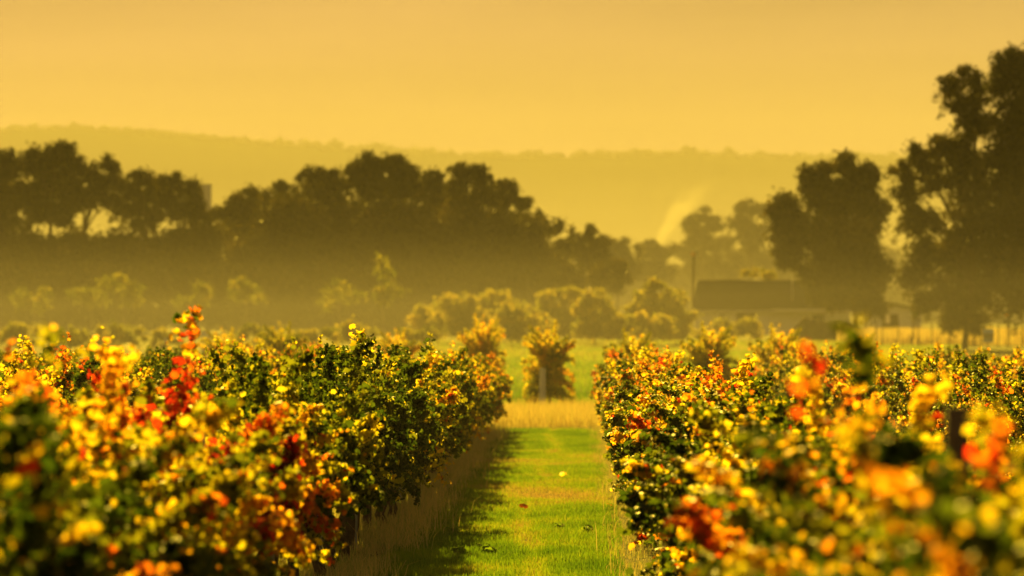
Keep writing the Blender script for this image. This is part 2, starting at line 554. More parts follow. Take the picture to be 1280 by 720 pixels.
VARIANTS = []
for sd in range(10):
    P, A, N, S, H, sh = foliage_variant(100 + sd, tall=1 + sd % 2, hang=5 + (sd * 3) % 7) if sd < 9 else foliage_variant(120, 40, 2, 44, .10, True)
    # the outermost, largest leaves are pieces of their own; the rest is the mass
    score = np.abs(P[:, 0]) + .55 * np.clip(P[:, 2] - 1.2, 0, 1) + S * 6 + rng.uniform(0, .25, len(S))
    order = np.argsort(-score)
    own = {}
    for s_ in (1, -1):
        own[s_] = [i for i in order if P[i, 0] * s_ > .12][:70]
    me = leaves_mesh('foliage', P, A, N, S, H, M_vine, True)
    mb = MB()
    for pts in sh:
        st = pts[::3]
        if len(st) < 2: continue
        mb.tube([tuple(q) for q in st], list(np.linspace(.0055, .002, len(st))), 3)
    sm = mb.mesh('shoots', M_cane)
    # trunk and the two arms lying along the wire
    r = np.random.default_rng(300 + sd)
    tb = MB()
    ln = [(r.normal(0, .03) * (k > 0), r.normal(0, .03) * (k > 0), z) for k, z in enumerate((-.08, .12, .3, .5, .7, .86))]
    tb.tube(ln, [.062, .05, .043, .046, .04, .045], 8)
    tm = tb.mesh('trunk', M_bark)
    cb = MB()
    for s_ in (-1, 1):
        cb.tube([(ln[-1][0], ln[-1][1], .85)] + [(r.normal(0, .025), s_ * y, .87 + r.normal(0, .02)) for y in (.2, .42, .64, .84)],
                [.04, .032, .028, .024, .016], 6)
    cm = cb.mesh('cordon', M_bark)
    VARIANTS.append(dict(low=float(np.percentile(P[:, 2], 2)), P=P, A=A, N=N, S=S, H=H, own=own, me=me, sm=sm, tm=tm, cm=cm))

BARE = sorted(range(9), key=lambda k: -VARIANTS[k]['low'])[:3]

# single leaves, a few shapes and tints shared by all
LEAF_MESHES = []
for k in range(24):
    LEAF_MESHES.append(leaves_mesh('leaf', np.zeros((1, 3)), np.array([[0, 1., 0]]), np.array([[0, 0, 1.]]), np.array([1.0]),
                                   np.array([k / 23.0]), M_vine))

ORD = ('first second third fourth fifth sixth seventh eighth ninth tenth eleventh twelfth thirteenth fourteenth fifteenth sixteenth '
       'seventeenth eighteenth nineteenth twentieth').split()
TENS = {2: 'twenty', 3: 'thirty', 4: 'forty', 5: 'fifty'}


def ordinal(k):
    if k <= 20: return ORD[k - 1]
    t, u = divmod(k, 10)
    return {3: 'thirtieth', 4: 'fortieth', 5: 'fiftieth'}[t] if u == 0 else TENS[t] + '-' + ORD[u - 1]


def vine_look(t):
    return ('dark green' if t < -.12 else 'green and yellow' if t < .02 else 'yellow and orange' if t < .18 else 'red and orange')


def place_vine(x, y, label, group, tint, facing=0, n_own=0, vi=None, scale=1.0, zscale=1.0, spread=1.0, patch=1.0):
    gi = int(rng.integers(0, 9)) if vi is None else vi
    if vi is None and x > -2.4 and x < -1.6 and 14 < y < 27:
        gi = BARE[int(rng.integers(0, 3))]
    v = VARIANTS[gi]
    flip = rng.random() < .5
    root = empty('grapevine', (x, y, float(ground_z(x, y))), math.pi if flip else 0.0)
    root.scale = (scale, scale, zscale)
    tag(root, label, 'grapevine', group)
    link('trunk', v['tm'], root)
    link('cordon', v['cm'], root)
    tag(link('shoots', v['sm'], root), kind='stuff')
    fo = tag(link('foliage', v['me'], root), kind='stuff')
    fo.color = (1 + tint, spread, patch, 1)
    if n_own:
        s_ = facing * (-1 if flip else 1)
        for i in v['own'][s_][:n_own]:
            h = float(v['H'][i])
            lf = link('leaf', LEAF_MESHES[int(round(min(1, max(0, h)) * 23))], root)
            ax = Vector(v['A'][i] + rng.normal(0, .3, 3)).normalized()
            nn = Vector(v['N'][i]); nn = (nn - ax * ax.dot(nn)).normalized()
            side = ax.cross(nn)
            from mathutils import Matrix
            mt = Matrix((side, ax, nn)).transposed()
            lf.rotation_euler = mt.to_euler()
            off = Vector((s_ * .03, 0, .01))
            lf.location = Vector(v['P'][i]) + off
            sz = float(v['S'][i]) * 1.15
            lf.scale = (sz, sz, sz)
            lf.color = (1 + tint, spread, 1, 1)
    return root


def row(x, y0, y1, name, group, facing, tint_fn, own_until=0, gap=VINE_GAP, top_fn=lambda y: .9, spread_fn=lambda y: 1.0):
    ysr = np.arange(y1, y0, -gap)
    for k, y in enumerate(ysr):
        t = float(tint_fn(y)) + rng.normal(0, .06)
        d = 'far end of ' + name
        lab = f'{vine_look(t)} vine, {ordinal(k + 1)} from {d}'
        sc = rng.uniform(.94, 1.06)
        place_vine(x + rng.normal(0, .05), y + rng.normal(0, .08), lab, group, t, facing,
                   60 if y < own_until else 0, scale=sc, zscale=float(top_fn(y)) * rng.uniform(.96, 1.04), spread=float(spread_fn(y)))


LEFT_T = lambda y: np.interp(y, [8, 13, 17, 21, 23, 32, 45, 78], [.04, .08, .18, .18, .00, .01, .07, .09])
LEFT_S = lambda y: np.interp(y, [8, 13, 21, 23, 32, 45, 78], [.85, .95, 1.0, .55, .6, .85, .9])
LEFT_H = lambda y: np.interp(y, [8, 18, 27, 40, 52, 60, 78], [.89, .89, .93, .93, .90, .84, .82])
RIGHT_T = lambda y: np.interp(y, [5, 10, 13, 30, 45, 62, 78], [.04, .05, .06, .06, .05, .09, .12])
RIGHT_S = lambda y: np.interp(y, [5, 10, 13, 30, 45, 62, 78], [.9, .9, .9, .95, 1.0, 1.0, 1.0])
RIGHT_H = lambda y: np.interp(y, [5, 9, 11, 13, 40, 60, 78], [.90, .90, .86, .82, .82, .84, .83])
row(-2.02, 9.5, 79.3, 'the row left of the aisle', 'vines in the row left of the aisle', 1, LEFT_T, 46, top_fn=LEFT_H, spread_fn=LEFT_S)
row(1.10, 5.6, 79.0, 'the row right of the aisle', 'vines in the row right of the aisle', -1, RIGHT_T, 46, top_fn=RIGHT_H, spread_fn=RIGHT_S)
row(-5.12, 33, 78.6, 'the second row left of the aisle', 'vines in the second row left of the aisle', 1, lambda y: .02, top_fn=lambda y: .89)
row(-8.25, 54, 78.6, 'the third row left of the aisle', 'vines in the third row left of the aisle', 1, lambda y: .0)
row(-11.4, 74, 78.6, 'the fourth row left of the aisle', 'vines in the fourth row left of the aisle', 1, lambda y: .0)
row(4.22, 33, 78.6, 'the second row right of the aisle', 'vines in the second row right of the aisle', -1, lambda y: .06, top_fn=lambda y: .87)
row(7.34, 60, 78.6, 'the third row right of the aisle', 'vines in the third row right of the aisle', -1, lambda y: .03)

# the first vines of the next block, beyond the dry grass
NEXT = [(686, 106, 1.0, 1.14, .02, 'lone yellow grapevine standing beyond the far end of the grassy aisle'),
        (602, 118, 1.0, 1.22, .06, 'hazy orange grapevine behind the far end of the row left of the aisle'),
        (497, 118, 1.0, 1.02, .05, 'hazy orange grapevine behind the left row, under the pale slender tree'),
        (352, 126, 1.15, 1.1, -.05, 'hazy green vine bush behind the left rows, standing alone in mist'),
        (788, 104, 1.0, 1.04, -.02, 'pale green grapevine just above the end of the right row'),
        (886, 107, 1.1, 1.13, .0, 'green hazy grapevine below the house wall with the dark door'),
        (972, 105, 1.1, 1.10, .02, 'yellow hazy grapevine below the house, beside the dark soil heap'),
        (1068, 112, 1.0, 1.02, .02, 'yellow hazy grapevine in front of the dark soil heap'),
        (280, 122, 1.1, 1.02, .04, 'yellow hazy vine bush beside the white box behind the left rows')]
for px, Y, sc, zs, t, lab in NEXT:
    place_vine((px - VPX) / FPX * Y, Y, lab, 'first vines of the next block', t + .27, patch=.3, scale=sc * 1.05, zscale=zs * 1.07, spread=.42, vi=9)

# particular tall shoots that stand out against the mist: each belongs to its vine
def own_shoot(px0, py0, px1, py1, Y, hue, n_leaf, size=.085, bend=.25, spread=.05, roots=None):
    a, b = at(px0, py0, Y), at(px1, py1, Y)
    best = min(roots, key=lambda o: (o.location.x - a.x) ** 2 + (o.location.y - a.y) ** 2)
    from mathutils import Matrix
    inv = (Matrix.LocRotScale(best.location, best.rotation_euler, best.scale)).inverted()
    n_ = 12
    pts = []
    for i in range(n_ + 1):
        t = i / n_
        q = a.lerp(b, t) + Vector((math.sin(t * math.pi) * bend * (b - a).length, 0, 0))
        pts.append(inv @ q)
    MB().tube(pts, list(np.linspace(.005, .002, n_ + 1)), 4).build('tall_shoot', M_cane, best)
    for i in range(n_leaf):
        t = (i + .5) / n_leaf
        q = pts[min(n_, int(t * n_))] + Vector(rng.normal(0, spread, 3))
        h = float(np.clip(hue + rng.normal(0, .12), 0, 1))
        lf = link('leaf', LEAF_MESHES[int(round(h * 23))], best)
        lf.location = q
        lf.rotation_euler = (rng.uniform(1.2, 4.2), rng.uniform(-.8, .8), rng.uniform(-1.2, 1.2))
        s = size * rng.uniform(.6, 1.15) * (1.1 - .5 * t)
        lf.scale = (s, s, s)


ROOTS = [o for o in col.objects if o.name.split('.')[0] == 'grapevine']
own_shoot(234, 440, 226, 394, 20, .72, 24, .065, .22, .045, ROOTS)
own_shoot(226, 400, 243, 398, 20, .30, 9, .06, .5, .03, ROOTS)
own_shoot(64, 445, 60, 420, 13, .40, 16, .05, .3, .04, ROOTS)
own_shoot(455, 440, 440, 416, 30, .40, 34, .06, .15, .04, ROOTS)
own_shoot(535, 445, 533, 422, 42, .2, 14, .08, .2, .05, ROOTS)
own_shoot(125, 440, 118, 418, 48, .35, 12, .08, .3, .06, ROOTS)
own_shoot(1092, 470, 1066, 400, 9.6, .22, 26, .06, -.12, .022, ROOTS)
own_shoot(1010, 480, 1008, 445, 10.2, .90, 10, .06, .2, .03, ROOTS)
own_shoot(1165, 470, 1122, 435, 44, .40, 34, .06, -.12, .05, ROOTS)
own_shoot(1150, 470, 1168, 434, 44, .35, 28, .06, .15, .05, ROOTS)
own_shoot(805, 450, 806, 434, 60, .3, 16, .08, .2, .06, ROOTS)
own_shoot(850, 470, 852, 450, 45, .35, 14, .08, .2, .05, ROOTS)
own_shoot(806, 660, 796, 690, 26, .90, 5, .08, -.2, .02, ROOTS)
own_shoot(1240, 470, 1236, 438, 48, .70, 8, .08, .2, .03, ROOTS)

# ------------------------------------------------------------------ trellis posts
def trellis_post(x, y, h, label, group, w=.07, mat=M_post):
    if x > 0 and y < 12: mat = M_dark_post
    z = float(ground_z(x, y))
    root = empty('trellis_post', (x, y, z))
    tag(root, label, 'trellis post', group)
    MB().tube([(0, 0, -.3), (0, 0, h * .5), (.01, 0, h)], [w * .55, w * .52, w * .48], 8).build('post', mat, root)
    mb = MB()
    for zz in (h * .48, h * .9):
        mb.box((w * .6, 0, zz), (.02, .03, .015))
    mb.build('wire_clip', M_wire, root)
    return root


for k, y in enumerate(np.arange(78.1, 10, -4.8)):
    trellis_post(-2.02, y, 1.45, f'grey trellis post, {ordinal(k + 1)} from the far end of the row left of the aisle', 'posts in the row left of the aisle')
for k, y in enumerate(np.arange(78.6, 7, -4.8)):
    trellis_post(1.12, y, 1.7 if y < 12 else 1.4, f'grey trellis post, {ordinal(k + 1)} from the far end of the row right of the aisle', 'posts in the row right of the aisle')
p_ = at(678, 470, 102.5)
trellis_post(p_.x, 102.5, 1.15, 'thick pale grey post in front of the lone yellow vine beyond the aisle', 'posts of the next block', .17, M_conc)

# ------------------------------------------------------------------ grass
def blades(name, x, y, h, w, hue, mat, lean=.5, seed=1, two=True):
    r = np.random.default_rng(seed)
    n_ = len(x)
    z = ground_z(x, y)
    base = np.stack([x, y, z], -1)
    a = r.uniform(0, 2 * np.pi, n_)
    dirn = np.stack([np.cos(a), np.sin(a), np.zeros(n_)], -1)
    side = np.stack([-np.sin(a), np.cos(a), np.zeros(n_)], -1)
    ln = np.abs(r.normal(0, lean, n_))[:, None]
    mid = base + dirn * h[:, None] * ln * .25 + np.array([0, 0, 1.]) * h[:, None] * .55
    tip = base + dirn * h[:, None] * ln * .8 + np.array([0, 0, 1.]) * h[:, None] * (1 - .25 * np.clip(ln, 0, 1.5))
    ww = w[:, None]
    v = np.stack([base - side * ww * .5, base + side * ww * .5, mid + side * ww * .42, mid - side * ww * .42, tip], 1).reshape(-1, 3)
    k = np.arange(n_)[:, None] * 5
    f = np.concatenate([k + np.array([[0, 1, 2]]), k + np.array([[0, 2, 3]]), k + np.array([[3, 2, 4]])])
    o = link(name, np_mesh(name, v, f, mat, hue=np.repeat(hue, 5)))
    return tag(o, kind='stuff')


def wavy(x, y, s=1.0):
    return (np.sin(x * 2.1 * s + y * .8 * s) + np.sin(x * 3.7 * s - y * 1.9 * s + 1.3) * .7 + np.sin(y * 3.1 * s + 4 + x) * .5) / 2.2


# mown green grass along the aisle with worn, dry patches
r = np.random.default_rng(21)
n_ = 265000
gy = 27 + (81 - 27) * r.random(n_) ** 1.35
gx = r.uniform(-1.75, .46, n_)
edge = np.minimum(gx + 1.58 + .12 * wavy(gx * .3, gy, .5), .36 - gx + .1 * wavy(gx * .3, gy + 9, .5))
dry_band = np.maximum(np.exp(-((gy - 47) / 4.8) ** 2) * np.clip(1.2 - np.abs(gx + .35) * .8, 0, 1.1), np.maximum(np.exp(-((gy - 60) / 3.0) ** 2) * .9, np.exp(-((gx + .45 + .12 * np.sin(gy * .35)) / .13) ** 2) * .55))
dry = np.clip(dry_band + .30 * wavy(gx, gy, 1.4) + .2 * wavy(gx, gy, .5) + .1 * r.normal(size=n_), 0, 1)
keep = (edge > r.uniform(-.12, .12, n_)) & (r.random(n_) > dry * .55)
gx, gy, dry = gx[keep], gy[keep], dry[keep]
hh = r.uniform(.03, .075, len(gx)) * (1.15 - .55 * dry) * (1 + .35 * wavy(gx, gy, 2.2))
hue = np.clip(.20 + .22 * wavy(gx, gy, .9) + r.normal(0, .12, len(gx)) + dry * .62, 0, 1)
blades('green_grass', gx, gy, hh, r.uniform(.004, .008, len(gx)), hue, M_grass, .55, 22)

# straw-coloured grass under the vines
n_ = 150000
gy = 22 + (82 - 22) * r.random(n_) ** 1.3
lft = r.random(n_) < .7
gx = np.where(lft, r.uniform(-3.0, -1.4, n_), r.uniform(.2, 1.7, n_))
keep = np.where(lft, (-1.5 - gx) + .15 * wavy(gx * .3, gy, .5) > r.uniform(0, .25, n_), (gx - .22) + .1 * wavy(gx, gy, .5) > r.uniform(0, .2, n_))
gx, gy = gx[keep], gy[keep]
hh = r.uniform(.03, .15, len(gx)) * np.where(gx > 0, .6, 1.0) * (1 + .8 * wavy(gx, gy, 1.3))
blades('dry_grass', gx, gy, hh, r.uniform(.003, .006, len(gx)), np.clip(r.normal(.4, .3, len(gx)), 0, 1), M_dry, 1.15, 23)

n_ = 5200
gy = 26 + (80 - 26) * r.random(n_) ** 1.2
gx = np.where(r.random(n_) < .95, -1.6 + r.normal(0, .14, n_), .42 + r.normal(0, .12, n_))
keep = wavy(gx * .2, gy, .45) > r.uniform(-.9, .5, n_)
gx, gy = gx[keep], gy[keep]
blades('dry_stalk_grass', gx, gy, r.uniform(.12, .36, len(gx)), r.uniform(.004, .008, len(gx)), np.clip(r.normal(.6, .3, len(gx)), 0, 1), M_dry, .9, 28)

# the tall golden strip that closes the aisle
n_ = 60000
gx = r.uniform(-6, 8, n_); gy = r.uniform(81.5, 97, n_)
keep = gy > 83.5 + .6 * wavy(gx, gy * 0, .7) - 2 * r.random(n_) ** 3
gx, gy = gx[keep], gy[keep]
blades('tall_dry_grass', gx, gy, r.uniform(.2, .52, len(gx)) * (1 + .2 * wavy(gx, gy, .6)), r.uniform(.006, .012, len(gx)),
       np.clip(r.normal(.75, .2, len(gx)), 0, 1), M_dry, .45, 24)
# the pasture behind
n_ = 90000
gy = 97 + (300 - 97) * r.random(n_) ** 1.2
gx = r.uniform(-.05, .10, n_) * gy
hue = np.clip(.25 + .2 * wavy(gx, gy, .12) + r.normal(0, .12, n_) + np.clip((gy - 130) / 120, 0, 1) * .35, 0, 1)  # nearer blades greener and darker, painting in the shaded band of field
blades('pasture_grass', gx, gy, r.uniform(.10, .30, n_), .010 + .00012 * gy, hue, M_grass, .6, 25)
# straw-coloured strip along the wire fence
n_ = 16000
gy = r.uniform(268, 300, n_); gx = r.uniform(20, 37, n_)
keep = .5 + .6 * wavy(gx * 1.0, gy * .2, .35) > r.random(n_) * .8
gx, gy = gx[keep], gy[keep]
blades('straw_strip', gx, gy, r.uniform(.6, 1.4, len(gx)), r.uniform(.05, .10, len(gx)), np.clip(r.normal(.85, .15, len(gx)), 0, 1), M_dry, .4, 26)

# broad-leaved weeds in the grass
for k, (px, py, lab) in enumerate([(612, 694, 'low broad-leaved weed at the bottom of the aisle grass'), (566, 668, 'dark weed tuft on the left part of the aisle grass'),
                                   (604, 690, 'second low weed touching the one at the bottom of the aisle'), (697, 664, 'small weed tuft on the right part of the aisle grass'),
                                   (735, 668, 'small weed beside the dry grass under the right row'), (573, 694, 'small dark weed left of the bottom weeds in the aisle'),
                                   (585, 650, 'dark weed at the edge of the worn patch in the aisle')]):
    Y = CAM_H * FPX / (py - VPY)
    X = (px - VPX) / FPX * Y
    rr = np.random.default_rng(50 + k)
    n_ = 26
    a = rr.uniform(0, 2 * np.pi, n_)
    ax = np.stack([np.cos(a), np.sin(a), rr.uniform(.2, 1.0, n_)], -1)
    me = leaves_mesh('weed', np.stack([np.cos(a) * .02, np.sin(a) * .02, rr.uniform(.01, .06, n_)], -1), ax,
                     np.array([[0, 0, 1.]]) + rr.normal(0, .2, (n_, 3)), rr.uniform(.03, .075, n_), rr.uniform(.15, .45, n_), M_grass)
    tag(link('weed', me, None, (X, Y, 0.0)), lab, 'weed', 'weeds in the aisle grass')
for k, (px, py, h, lab) in enumerate([(654, 641, .85, 'single red fallen leaf on the worn patch of the aisle'), (768, 640, .7, 'orange fallen leaf beside the right row'),
                                      (706, 598, .6, 'yellow fallen leaf on the far part of the aisle grass')]):
    Y = CAM_H * FPX / (py - VPY)
    lf = link('fallen_leaf', LEAF_MESHES[int(h * 23)], None, ((px - VPX) / FPX * Y, Y, .06))
    lf.rotation_euler = (.5, .2, k * 1.3); lf.scale = (.1, .1, .1)
    tag(lf, lab, 'leaf', 'fallen leaves on the aisle')

# ------------------------------------------------------------------ trees
def tree(name, label, group, lobes, Y, mat=M_tree, seed=1, leaf=.40, cover=1.2, trunk_px=None, base_z=None, bark=M_bark, cat='tree',
         ragged=.18, hue=(.2, .25), trunk_w=.28, depth=.8, forks=True):
    """lobes: (px, py, half width px, half height px) of the foliage masses at distance Y"""
    r = np.random.default_rng(seed)
    cxm = sum(l[0] for l in lobes) / len(lobes) if trunk_px is None else trunk_px
    bx = (cxm - VPX) / FPX * Y
    bz = float(ground_z(bx, Y)) if base_z is None else base_z
    root = empty(name, (bx, Y, bz))
    tag(root, label, cat, group)
    P, N, S, H, cen = [], [], [], [], []
    k = Y / FPX
    for (px, py, hw, hh) in lobes:
        c = at(px, py, Y); c = np.array([c.x - bx, r.normal(0, .5) * hw * k * depth, c.z - bz])
        a_, b_ = hw * k, hh * k
        cen.append((c, a_, b_))
        # every mass is itself a cluster of smaller tufts
        nt_ = max(6, int(11 * (a_ * b_) ** .5 / 1.1))
        for j in range(nt_):
            d = r.normal(size=3); d /= np.linalg.norm(d)
            rad = r.uniform(.35, 1.0) ** .6
            q = c + d * rad * np.array([a_, a_ * depth, b_]) * .82
            tr_ = r.uniform(.24, .50) * min(a_, b_) + ragged
            m_ = int(cover * 4.6 * math.pi * tr_ ** 2 / (leaf * leaf * .5)) + 10
            e = r.normal(size=(m_, 3)); e /= np.linalg.norm(e, axis=1, keepdims=True)
            rr = tr_ * np.abs(r.normal(.58, .42, (m_, 1)))
            off = e * rr * np.array([1.1, 1.1, .85])
            off[:, 2] -= .25 * tr_ * (r.random(m_) ** 2) * 1.4
            P.append(q + off)
            nv = e * .5 + r.normal(0, .8, (m_, 3)); nv[:, 2] *= .6
            N.append(nv / (np.linalg.norm(nv, axis=1, keepdims=True) + 1e-9))
            S.append(r.uniform(.6, 1.25, m_) * leaf); H.append(np.clip(hue[0] + r.normal(0, hue[1]) + r.normal(0, .15, m_), 0, 1))
        if name == 'gum_tree':
            for j in range(5):
                a0 = r.uniform(0, 2 * math.pi)
                st = c + np.array([math.cos(a0) * a_ * .85, math.sin(a0) * a_ * depth * .85, r.uniform(-.6, .45) * b_])
                ln_ = r.uniform(.5, 1.3) * min(b_, 1.6)
                m_ = int(30 * ln_ / leaf * .5) + 6
                tt = r.random(m_)
                P.append(st + np.stack([math.cos(a0) * .35 * tt * ln_ + r.normal(0, .16, m_), r.normal(0, .2, m_), -tt * ln_ + r.normal(0, .1, m_)], -1))
                N.append(np.stack([r.normal(0, 1, m_), r.normal(0, 1, m_), r.normal(0, .2, m_)], -1))
                N[-1] /= np.linalg.norm(N[-1], axis=1, keepdims=True) + 1e-9
                S.append(r.uniform(.5, .9, m_) * leaf); H.append(np.clip(hue[0] + .3 + r.normal(0, .2, m_), 0, 1))
    P = np.concatenate(P); keep = P[:, 2] > .1
    q, f = leaf_quads(P[keep], np.concatenate(N)[keep], np.concatenate(S)[keep], r)
    fo = tag(link('crown', np_mesh('crown', q, f, mat, hue=np.repeat(np.concatenate(H)[keep], 4)), root), kind='stuff')
    tb = MB()
    low = min(c[2] - b for c, a, b in cen)
    top = max(c[2] for c, a, b in cen)
    fork = max(.25 * top, min(low + .1 * top, .6 * top))
    th = trunk_w * .5 * (top / 12 + .35)
    bend = r.normal(0, .03 * top, 2)
    tb.tube([(0, 0, -.3), (bend[0] * .4, bend[1] * .4, fork * .5), (bend[0], bend[1], fork)], [th * 1.25, th * .95, th * .8], 8)
    tb.build('trunk', bark, root, True)
    for c, a_, b_ in cen:
        mid = np.array([bend[0] + (c[0] - bend[0]) * .4, c[1] * .35, fork + (max(c[2], fork + .2) - fork) * .55])
        MB().tube([(bend[0], bend[1], fork - .1), tuple(mid), (c[0], c[1], max(c[2], fork + .3))], [th * .55, th * .38, th * .14], 6).build('limb', bark, root, True)
    return root


G_L = 'tall dark trees beyond the vineyard'
for k, (px, py, hw, hh, lab) in enumerate([
        (800, 348, 44, 22, 'far hazy tree clump left of the lamp pole, behind the misty bushes'),
        (866, 352, 42, 24, 'far hazy tree clump behind the lamp pole and house corner'),
        (1000, 345, 40, 26, 'far hazy tree clump behind the house roof and the dense dark tree'),
        (1098, 340, 36, 34, 'far hazy tree clump in the gap between the dense tree and the ragged gum'),
        (1165, 348, 40, 32, 'far hazy tree clump behind the hanging foliage of the ragged gum'),
        (1245, 345, 44, 34, 'far hazy tree clump behind the biggest gum, beyond the fence')]):
    tree('far_tree', lab, 'far hazy trees behind the house', [(px, py, hw, hh), (px - hw * .5, py + hh * .9, hw * .8, hh), (px + hw * .5, py + hh * .9, hw * .8, hh), (px, 402, hw, 20)],
         575, seed=180 + k, cover=1.0, leaf=.5, hue=(.5, .25))
G_S = 'low shrubs and young trees in the mist'
# the tall, open trees at the far left
tree('gum_tree', 'tall open gum tree cut by the photo edge, beside the highest gum', G_L,
     [(8, 205, 26, 22), (-20, 225, 30, 28), (15, 245, 28, 24), (-10, 275, 30, 22), (22, 282, 18, 12)], 385, seed=1, trunk_px=2)
tree('gum_tree', 'highest gum tree of the left group, its crown peaked with bright gaps', G_L,
     [(70, 190, 24, 18), (46, 202, 20, 22), (88, 208, 18, 20), (55, 232, 30, 22), (90, 240, 22, 22), (48, 262, 28, 20), (78, 268, 16, 14), (30, 240, 16, 20)], 380, seed=2, trunk_px=56)
tree('gum_tree', 'open gum tree with a wispy pointed top, beside the highest gum', G_L,
     [(133, 205, 12, 14), (112, 215, 14, 18), (122, 236, 22, 18), (104, 250, 14, 14), (140, 252, 14, 12), (136, 225, 12, 14)], 382, seed=3, cover=1.3, trunk_px=106)
tree('gum_tree', 'broad gum tree with a ragged double top between two gums', G_L,
     [(175, 222, 20, 13), (157, 236, 16, 16), (190, 240, 20, 18), (168, 258, 22, 16), (150, 262, 14, 12), (195, 268, 14, 12), (178, 280, 18, 12)], 384, seed=4, trunk_px=170)
tree('gum_tree', 'rounded gum tree standing against the pale silo', G_L,
     [(214, 228, 18, 13), (234, 240, 17, 16), (205, 250, 18, 16), (246, 254, 12, 14), (228, 262, 22, 16), (250, 272, 14, 12)], 378, seed=5, trunk_px=226)
tree('broad_tree', 'low round tree just past the pale silo', G_L,
     [(312, 246, 24, 15), (292, 258, 20, 16), (275, 272, 16, 14), (318, 268, 32, 20), (300, 295, 40, 22)], 390, seed=6)
tree('broad_tree', 'small round-topped tree in the dip before the big crowns', G_L,
     [(355, 238, 20, 13), (338, 250, 18, 14), (360, 262, 30, 20), (345, 290, 36, 24)], 388, seed=7)
tree('broad_tree', 'tree with two knobs on top, left of the tallest crowns', G_L,
     [(384, 220, 14, 12), (408, 220, 19, 15), (394, 240, 32, 20), (424, 238, 18, 16), (400, 270, 44, 28)], 386, seed=8)
tree('broad_tree', 'dense dome tree of two joined crowns, tallest in the middle of the mass', G_L,
     [(468, 206, 24, 15), (498, 208, 24, 16), (448, 222, 18, 17), (515, 222, 15, 16), (482, 232, 42, 26), (480, 275, 54, 32)], 384, seed=9, cover=1.9)
tree('broad_tree', 'dark rounded tree between the dome tree and the airy tree', G_L,
     [(543, 222, 17, 12), (532, 238, 22, 18), (556, 240, 20, 18), (545, 275, 38, 30)], 390, seed=10, cover=1.8)
tree('gum_tree', 'airy gum tree with light showing through its tall crown', G_L,
     [(578, 212, 18, 11), (598, 218, 16, 14), (572, 232, 16, 16), (604, 240, 18, 18), (586, 252, 22, 14), (592, 278, 30, 18), (566, 262, 18, 20)], 380, seed=11, cover=1.3, trunk_px=584)
tree('broad_tree', 'dark tree stepping down right of the airy gum', G_L,
     [(634, 236, 20, 14), (648, 250, 16, 14), (622, 250, 18, 16), (630, 280, 36, 26)], 386, seed=12)
tree('broad_tree', 'lower tree where the dark mass starts to fall away', G_L,
     [(668, 272, 18, 12), (690, 286, 18, 13), (662, 292, 24, 18), (684, 312, 34, 22)], 392, seed=13)
tree('broad_tree', 'rounded hazy tree at the foot of the falling tree line', G_L,
     [(726, 290, 22, 11), (748, 300, 20, 12), (712, 306, 20, 14), (734, 322, 36, 20)], 420, seed=14)
tree('broad_tree', 'low hazy tree left of the smoke plume', G_L,
     [(775, 305, 16, 9), (758, 312, 20, 11), (785, 318, 26, 14), (770, 335, 36, 18)], 470, seed=15)
tree('broad_tree', 'low hazy tree right under the smoke plume', G_L,
     [(812, 306, 16, 8), (832, 312, 18, 10), (815, 322, 28, 14), (822, 340, 36, 16)], 500, seed=16)
tree('broad_tree', 'round lollipop-shaped tree right of the smoke plume', G_L,
     [(878, 268, 16, 10), (864, 279, 14, 11), (892, 279, 14, 12), (876, 290, 22, 10), (872, 302, 18, 10), (890, 304, 14, 10)], 520, seed=17, cover=1.2, trunk_px=877)
tree('gum_tree', 'hazy two-topped gum between the round tree and the dense dark one', G_L,
     [(932, 258, 12, 11), (950, 264, 14, 11), (926, 278, 16, 14), (948, 285, 18, 14), (934, 300, 26, 14)], 510, seed=18, cover=1.25)
tree('broad_tree', 'hazy low tree filling the gap above the house roof', G_L,
     [(862, 312, 26, 13), (895, 306, 26, 13), (930, 322, 30, 16), (880, 330, 36, 18), (965, 330, 24, 20), (915, 340, 36, 16)], 530, seed=19)
tree('broad_tree', 'dense dark rounded tree standing over the end of the house', G_L,
     [(1045, 208, 34, 17), (1080, 222, 22, 20), (1018, 222, 22, 20), (1050, 245, 50, 30), (982, 258, 22, 24), (1092, 262, 22, 30), (1000, 285, 40, 30),
      (1060, 295, 50, 36), (985, 318, 22, 18), (1030, 335, 40, 26), (1080, 340, 32, 26), (1060, 372, 34, 16), (1030, 374, 28, 16), (1088, 374, 26, 20)], 330, seed=20, cover=1.9, trunk_px=1070, hue=(.25, .25))
tree('gum_tree', 'biggest gum tree, reaching the photo edge with drooping foliage', G_L,
     [(1262, 78, 26, 22), (1290, 95, 38, 34), (1248, 102, 22, 20), (1300, 140, 50, 44), (1268, 150, 34, 32), (1292, 200, 50, 44), (1256, 205, 32, 34),
      (1290, 260, 50, 44), (1252, 262, 34, 32), (1258, 305, 34, 34), (1292, 325, 46, 40), (1248, 345, 26, 34), (1272, 368, 28, 26), (1300, 375, 34, 26)], 240, seed=21, leaf=.27, cover=1.1, trunk_px=1292, trunk_w=.3, hue=(.1, .2))
